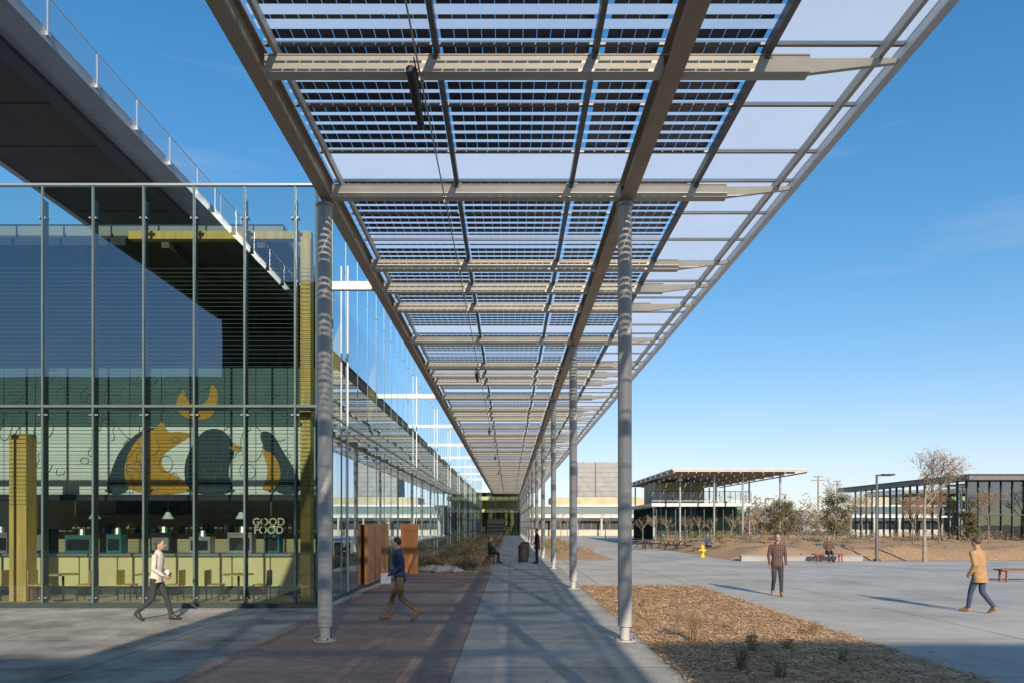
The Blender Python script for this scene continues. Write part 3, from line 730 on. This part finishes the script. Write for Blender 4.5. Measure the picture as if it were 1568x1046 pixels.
    for s,arm in ((1,pose['LA']),(-1,pose['RA'])):
        S0=V(T(1.40),s*(sw-.005),sh-.01); E=V(arm[0][0],s*arm[0][1],arm[0][2]+dz); W=V(arm[1][0],s*arm[1][1],arm[1][2]+dz)
        f=1.12 if coat else 1.0
        cap(S0-V(0,s*.03,0),S0,.062*f,.058*f,'top'); cap(S0,E,.055*f,.044*f,'top'); cap(E,W,.043*f,.032*f,'top' )
        d=(W-E)/np.linalg.norm(W-E); cap(W,W+d*.03,.026,.025,'skin')
        side=V(1,0,0)-d*np.dot(V(1,0,0),d); side/=np.linalg.norm(side); nrm=np.cross(d,side); 
        if np.dot(nrm,V(0,-s,0))<0: nrm=-nrm
        base=W+d*.03; kl=[.085,.09,.086,.078]; fl=[.068,.078,.072,.055]
        for i in range(4):
            o=side*(.030-.020*i); kn=base+d*kl[i]+o; cap(base+o*.6,kn,.0135,.0125,'skin',8)
            d1=(d*.85+nrm*.5); d1/=np.linalg.norm(d1); m1=kn+d1*fl[i]*.5; d2=(d*.45+nrm*.9); d2/=np.linalg.norm(d2)
            cap(kn,m1,.0092,.0085,'skin',8); cap(m1,m1+d2*fl[i]*.45,.0083,.0072,'skin',8)
        tb=base+d*.015+side*.02; tk=tb+side*.032+d*.03+nrm*.012; cap(tb,tk,.013,.0105,'skin',8); cap(tk,tk+d*.032+nrm*.012,.0098,.008,'skin',8)
    hx=T(1.55)+.015+pose.get('hx',0); tz=pose.get('headz',0)
    cap((T(1.45),0,1.44+dz),(hx-.01,0,1.56+dz+tz),.056 if not female else .048,.052 if not female else .045,'skin')
    hc=V(hx+.01,0,1.635+dz+tz)
    ell(hc,(.094,.074,.115),'skin'); ell(hc+V(.018,0,-.055),(.066,.055,.058),'skin')
    cap(hc+V(.088,0,.012),hc+V(.108,0,-.022),.010,.014,'skin',8)
    for s in(1,-1): ell(hc+V(-.005,s*.076,-.008),(.018,.010,.030),'skin',8,6); ell(hc+V(.080,s*.030,.006),(.014,.013,.009),'eye',8,6); cap(hc+V(.086,s*.018,.026),hc+V(.080,s*.045,.026),.006,.005,'hair',6)
    cap(hc+V(.088,-.018,-.058),hc+V(.088,.018,-.058),.007,.007,'lip',6)
    ell(hc+V(-.020,0,.026),(.092,.081,.102),'hair')
    if hair=='long': ell(hc+V(-.05,0,-.03),(.06,.078,.11),'hair'); cap(hc+V(-.06,0,-.06),hc+V(-.07,0,-.16),.055,.035,'hair')
    if hair=='bun': ell(hc+V(-.05,0,-.02),(.055,.072,.085),'hair'); ell(hc+V(-.10,0,.03),(.04,.04,.04),'hair')
    cap((T(1.45)-.01,-.03,1.47+dz),(T(1.45)-.01,.03,1.47+dz),.060,.060,'top')
    me=bpy.data.meshes.new(name); me.from_pydata([tuple(np.array(p)*sc) for p in vs],[],fs); me.update()
    tmp=bpy.data.objects.new('tmp',me); S.collection.objects.link(tmp)
    md=tmp.modifiers.new('r','REMESH'); md.mode='VOXEL'; md.voxel_size=voxel
    ms=tmp.modifiers.new('s','SMOOTH'); ms.factor=.5; ms.iterations=2
    dg=bpy.context.evaluated_depsgraph_get(); me2=bpy.data.meshes.new_from_object(tmp.evaluated_get(dg))
    bpy.data.objects.remove(tmp)
    n=len(me2.polygons); cen=np.zeros(n*3); me2.polygons.foreach_get('center',cen); cen=cen.reshape(-1,3)/sc
    labs=['top','pants','skin','shoe','hair','eye','lip']; best=np.full(n,1e9); idx=np.zeros(n,int)
    for pr in prims:
        if pr[0]=='c':
            _,a,c,r0,r1,lab=pr; d=c-a; L2=max(1e-9,d@d); t=np.clip(((cen-a)@d)/L2,0,1); dist=np.linalg.norm(cen-(a+t[:,None]*d),axis=1)-(r0+(r1-r0)*t)
        elif pr[0]=='e':
            _,c,r,_,_,lab=pr; q=np.linalg.norm((cen-c)/r,axis=1); dist=(q-1)*min(r)
        else:
            R=pr[1]; lab=pr[5]; zs=[x[1] for x in R]; cx=np.interp(cen[:,2],zs,[x[0] for x in R]); w=np.interp(cen[:,2],zs,[x[2] for x in R]); dd=np.interp(cen[:,2],zs,[x[3] for x in R])
            q=np.sqrt(((cen[:,0]-cx)/dd)**2+(cen[:,1]/w)**2); dist=(q-1)*np.minimum(w,dd); out=np.maximum(zs[0]-cen[:,2],0)+np.maximum(cen[:,2]-zs[-1],0); dist=np.maximum(dist,0)*(out<=0)+np.where(out>0,np.sqrt(out**2+np.maximum(dist,0)**2),0)+np.where((out<=0)&(dist<0),dist,0)
        if lab in('eye','lip'): dist=dist-.003
        m=dist<best; best[m]=dist[m]; idx[m]=labs.index(lab)
    me2.materials.clear()
    for l in labs: me2.materials.append(cols.get(l) or SK[l])
    me2.polygons.foreach_set('material_index',idx.astype(np.int32)); me2.polygons.foreach_set('use_smooth',np.ones(n,bool))
    o=bpy.data.objects.new(name,me2); S.collection.objects.link(o); o.location=loc; o.rotation_euler=(0,0,heading)
    if holding:
        b=B(); holding(b); h=b.done('held_papers',o)
    return o
SK={'skin':mat('skin',(.52,.31,.22),.55,0,.06,10),'eye':mat('eye',(.05,.03,.02),.3),'lip':mat('lips',(.38,.14,.11),.5),'shoe':mat('shoe_leather',(.10,.055,.03),.5,0,.2),'hair':mat('brown_hair',(.09,.05,.028),.6,0,.3,30),'top':M['white'],'pants':M['black']}
def cloth(n,c,sc=8): return mat(n,c,.85,0,.16,sc,.5,14)
c_cream=cloth('cream_sweater',(.70,.62,.50)); c_dark=cloth('charcoal_trousers',(.045,.042,.045)); c_navy=cloth('navy_jacket',(.03,.045,.10)); c_khaki=cloth('brown_chinos',(.24,.14,.07)); c_tan=cloth('camel_coat',(.44,.26,.12)); c_jean=cloth('blue_jeans',(.05,.075,.13)); c_blackc=cloth('black_coat',(.025,.025,.03)); c_tanshoe=mat('tan_boots',(.42,.22,.09),.6)
c_plaid,nt,p=newmat('plaid_shirt'); tc=N(nt,'ShaderNodeTexCoord'); w1=N(nt,'ShaderNodeTexWave',bands_direction='Z'); w2=N(nt,'ShaderNodeTexWave',bands_direction='Y')
w1.inputs['Scale'].default_value=5; w2.inputs['Scale'].default_value=5
nt.links.new(tc.outputs['Object'],w1.inputs[0]); nt.links.new(tc.outputs['Object'],w2.inputs[0])
mm=N(nt,'ShaderNodeMath',operation='ADD'); nt.links.new(w1.outputs['Fac'],mm.inputs[0]); nt.links.new(w2.outputs['Fac'],mm.inputs[1]); m3=N(nt,'ShaderNodeMath',operation='MULTIPLY'); m3.inputs[1].default_value=.5; nt.links.new(mm.outputs[0],m3.inputs[0])
rp=N(nt,'ShaderNodeValToRGB'); rp.color_ramp.elements[0].color=(.03,.018,.022,1); rp.color_ramp.elements[1].color=(.22,.12,.09,1); nt.links.new(m3.outputs[0],rp.inputs[0]); nt.links.new(rp.outputs[0],p.inputs['Base Color']); p.inputs['Roughness'].default_value=.9
strideW=dict(hip=.90,lean=.05,L=[(.17,.50),(.29,.10),(.46,.035)],R=[(-.04,.47),(-.36,.19),(-.25,.035)],LA=[(-.02,.205,1.13),(.17,.15,1.02)],RA=[(.05,.205,1.13),(.20,.13,1.00)])
def cup(b): b.cyl((.255,-.02,.98),(.26,-.02,1.08),.032,.038,'white',12)
def papers(b): b.box(.16,.36,.235,.25,.80,1.02,'white'); b.box(.18,.38,.20,.21,.78,1.0,'mural')
person('walking_woman',(-7.5,14.5,.004),0.0,strideW,dict(top=c_cream,pants=c_dark,shoe=M['black'],hair=SK['hair']),1.74,'bun',female=True,holding=cup)
strideM=dict(hip=.90,lean=.05,R=[(.17,.50),(.28,.105),(.45,.036)],L=[(-.02,.47),(-.36,.21),(-.26,.035)],LA=[(-.03,.24,1.14),(.20,.23,.98)],RA=[(.02,.24,1.13),(.16,.21,.93)])
person('walking_man',(-2.32,14.55,.006),math.pi,strideM,dict(top=c_navy,pants=c_khaki,shoe=c_khaki,hair=mat('dark_hair',(.025,.018,.014),.6)),1.78,'short',holding=papers)
walk2=dict(hip=.915,lean=.03,L=[(.10,.50),(.14,.10),(.31,.036)],R=[(.02,.49),(-.20,.13),(-.05,.035)],LA=[(-.06,.23,1.13),(.03,.23,.88)],RA=[(.0,.23,1.13),(.10,.22,.89)])
person('walking_man',(7.65,19.5,.0),math.radians(-100),walk2,dict(top=c_plaid,pants=c_dark,shoe=c_tanshoe),1.78,'short',voxel=.010)
walk3=dict(hip=.905,lean=.05,L=[(.14,.50),(.21,.105),(.38,.036)],R=[(.0,.48),(-.26,.17),(-.14,.035)],LA=[(-.04,.23,1.13),(.10,.18,.94)],RA=[(.04,.23,1.13),(.17,.19,.96)])
person('walking_man',(10.85,15.75,.0),math.radians(112),walk3,dict(top=c_tan,pants=c_jean,shoe=c_tanshoe),1.76,'short',coat=True,voxel=.009)
sit=dict(hip=.56,lean=-.02,sit=True,L=[(.43,.53),(.46,.10),(.62,.038)],R=[(.43,.52),(.38,.10),(.54,.038)],LA=[(.08,.24,1.14),(.30,.16,1.02)],RA=[(.08,.24,1.14),(.30,.14,1.02)])
person('seated_man',(-1.0,35.5,.01),0,sit,dict(top=c_blackc,pants=c_dark,shoe=M['black']),1.76,voxel=.013)
person('seated_man',(17.3,37.0,.01),math.radians(-100),sit,dict(top=c_plaid,pants=c_dark,shoe=M['black']),1.76,voxel=.013)
stand=dict(hip=.93,lean=.01,L=[(.02,.51),(0,.09),(.17,.036)],R=[(.03,.51),(.02,.09),(.19,.036)],LA=[(-.02,.25,1.14),(.12,.2,.93)],RA=[(-.02,.25,1.14),(.16,.12,1.0)])
person('standing_man',(1.45,35.5,.01),math.radians(190),stand,dict(top=c_blackc,pants=c_dark,shoe=M['black']),1.8,coat=True,voxel=.012)
person('seated_woman',(14.0,48.2,.01),math.radians(-80),sit,dict(top=c_jean,pants=c_dark,shoe=M['black']),1.7,'long',female=True,voxel=.014)

# ---------------- world, sun, camera ----------------
w=bpy.data.worlds.new('World'); S.world=w; w.use_nodes=True; nt=w.node_tree; bg=nt.nodes['Background']
sk=N(nt,'ShaderNodeTexSky'); sk.sky_type='NISHITA'; sk.sun_disc=False; sk.sun_elevation=EL; sk.sun_rotation=math.pi-AZ; sk.air_density=1.0; sk.dust_density=0.2; sk.ozone_density=1.6
bg.inputs[1].default_value=.15
hs=N(nt,'ShaderNodeHueSaturation'); hs.inputs['Saturation'].default_value=1.38; hs.inputs['Value'].default_value=1.6; nt.links.new(sk.outputs[0],hs.inputs['Color'])
va=N(nt,'ShaderNodeVectorMath',operation='MULTIPLY_ADD'); va.inputs[1].default_value=(.095,.085,.055); va.inputs[2].default_value=(1,1,1); nt.links.new(hs.outputs[0],va.inputs[0])
vd=N(nt,'ShaderNodeVectorMath',operation='DIVIDE'); nt.links.new(hs.outputs[0],vd.inputs[0]); nt.links.new(va.outputs[0],vd.inputs[1])
tc=N(nt,'ShaderNodeTexCoord'); mp=N(nt,'ShaderNodeMapping'); mp.inputs['Scale'].default_value=(1.2,1.2,9); nz=N(nt,'ShaderNodeTexNoise'); nz.inputs['Scale'].default_value=2.2; nz.inputs['Detail'].default_value=7; nz.inputs['Roughness'].default_value=.55
nt.links.new(tc.outputs['Generated'],mp.inputs[0]); nt.links.new(mp.outputs[0],nz.inputs['Vector'])
rp=N(nt,'ShaderNodeValToRGB'); rp.color_ramp.elements[0].position=.56; rp.color_ramp.elements[1].position=.85; rp.color_ramp.elements[0].color=(0,0,0,1); rp.color_ramp.elements[1].color=(.3,.3,.3,1)
nt.links.new(nz.outputs['Fac'],rp.inputs[0])
mx=N(nt,'ShaderNodeMixRGB'); mx.inputs[2].default_value=(4.6,5,5.6,1); nt.links.new(rp.outputs[0],mx.inputs[0]); nt.links.new(vd.outputs[0],mx.inputs[1]); nt.links.new(mx.outputs[0],bg.inputs[0])
L=bpy.data.lights.new('sun','SUN'); L.energy=5; L.angle=math.radians(.5); L.color=(1,.88,.72)
lo=bpy.data.objects.new('sun',L); S.collection.objects.link(lo)
d=Vector((-math.sin(AZ)*math.cos(EL),math.cos(AZ)*math.cos(EL),-math.sin(EL))); lo.rotation_euler=d.to_track_quat('-Z','Y').to_euler(); lo.location=(0,0,40)
cam=bpy.data.cameras.new('camera'); co=bpy.data.objects.new('camera',cam); S.collection.objects.link(co)
cam.lens=24; cam.sensor_width=36; cam.clip_end=6000; cam.clip_start=.1
co.location=(0,0,2.05); co.rotation_euler=(math.pi/2,0,0); cam.shift_x=.0026; cam.shift_y=.178
S.camera=co
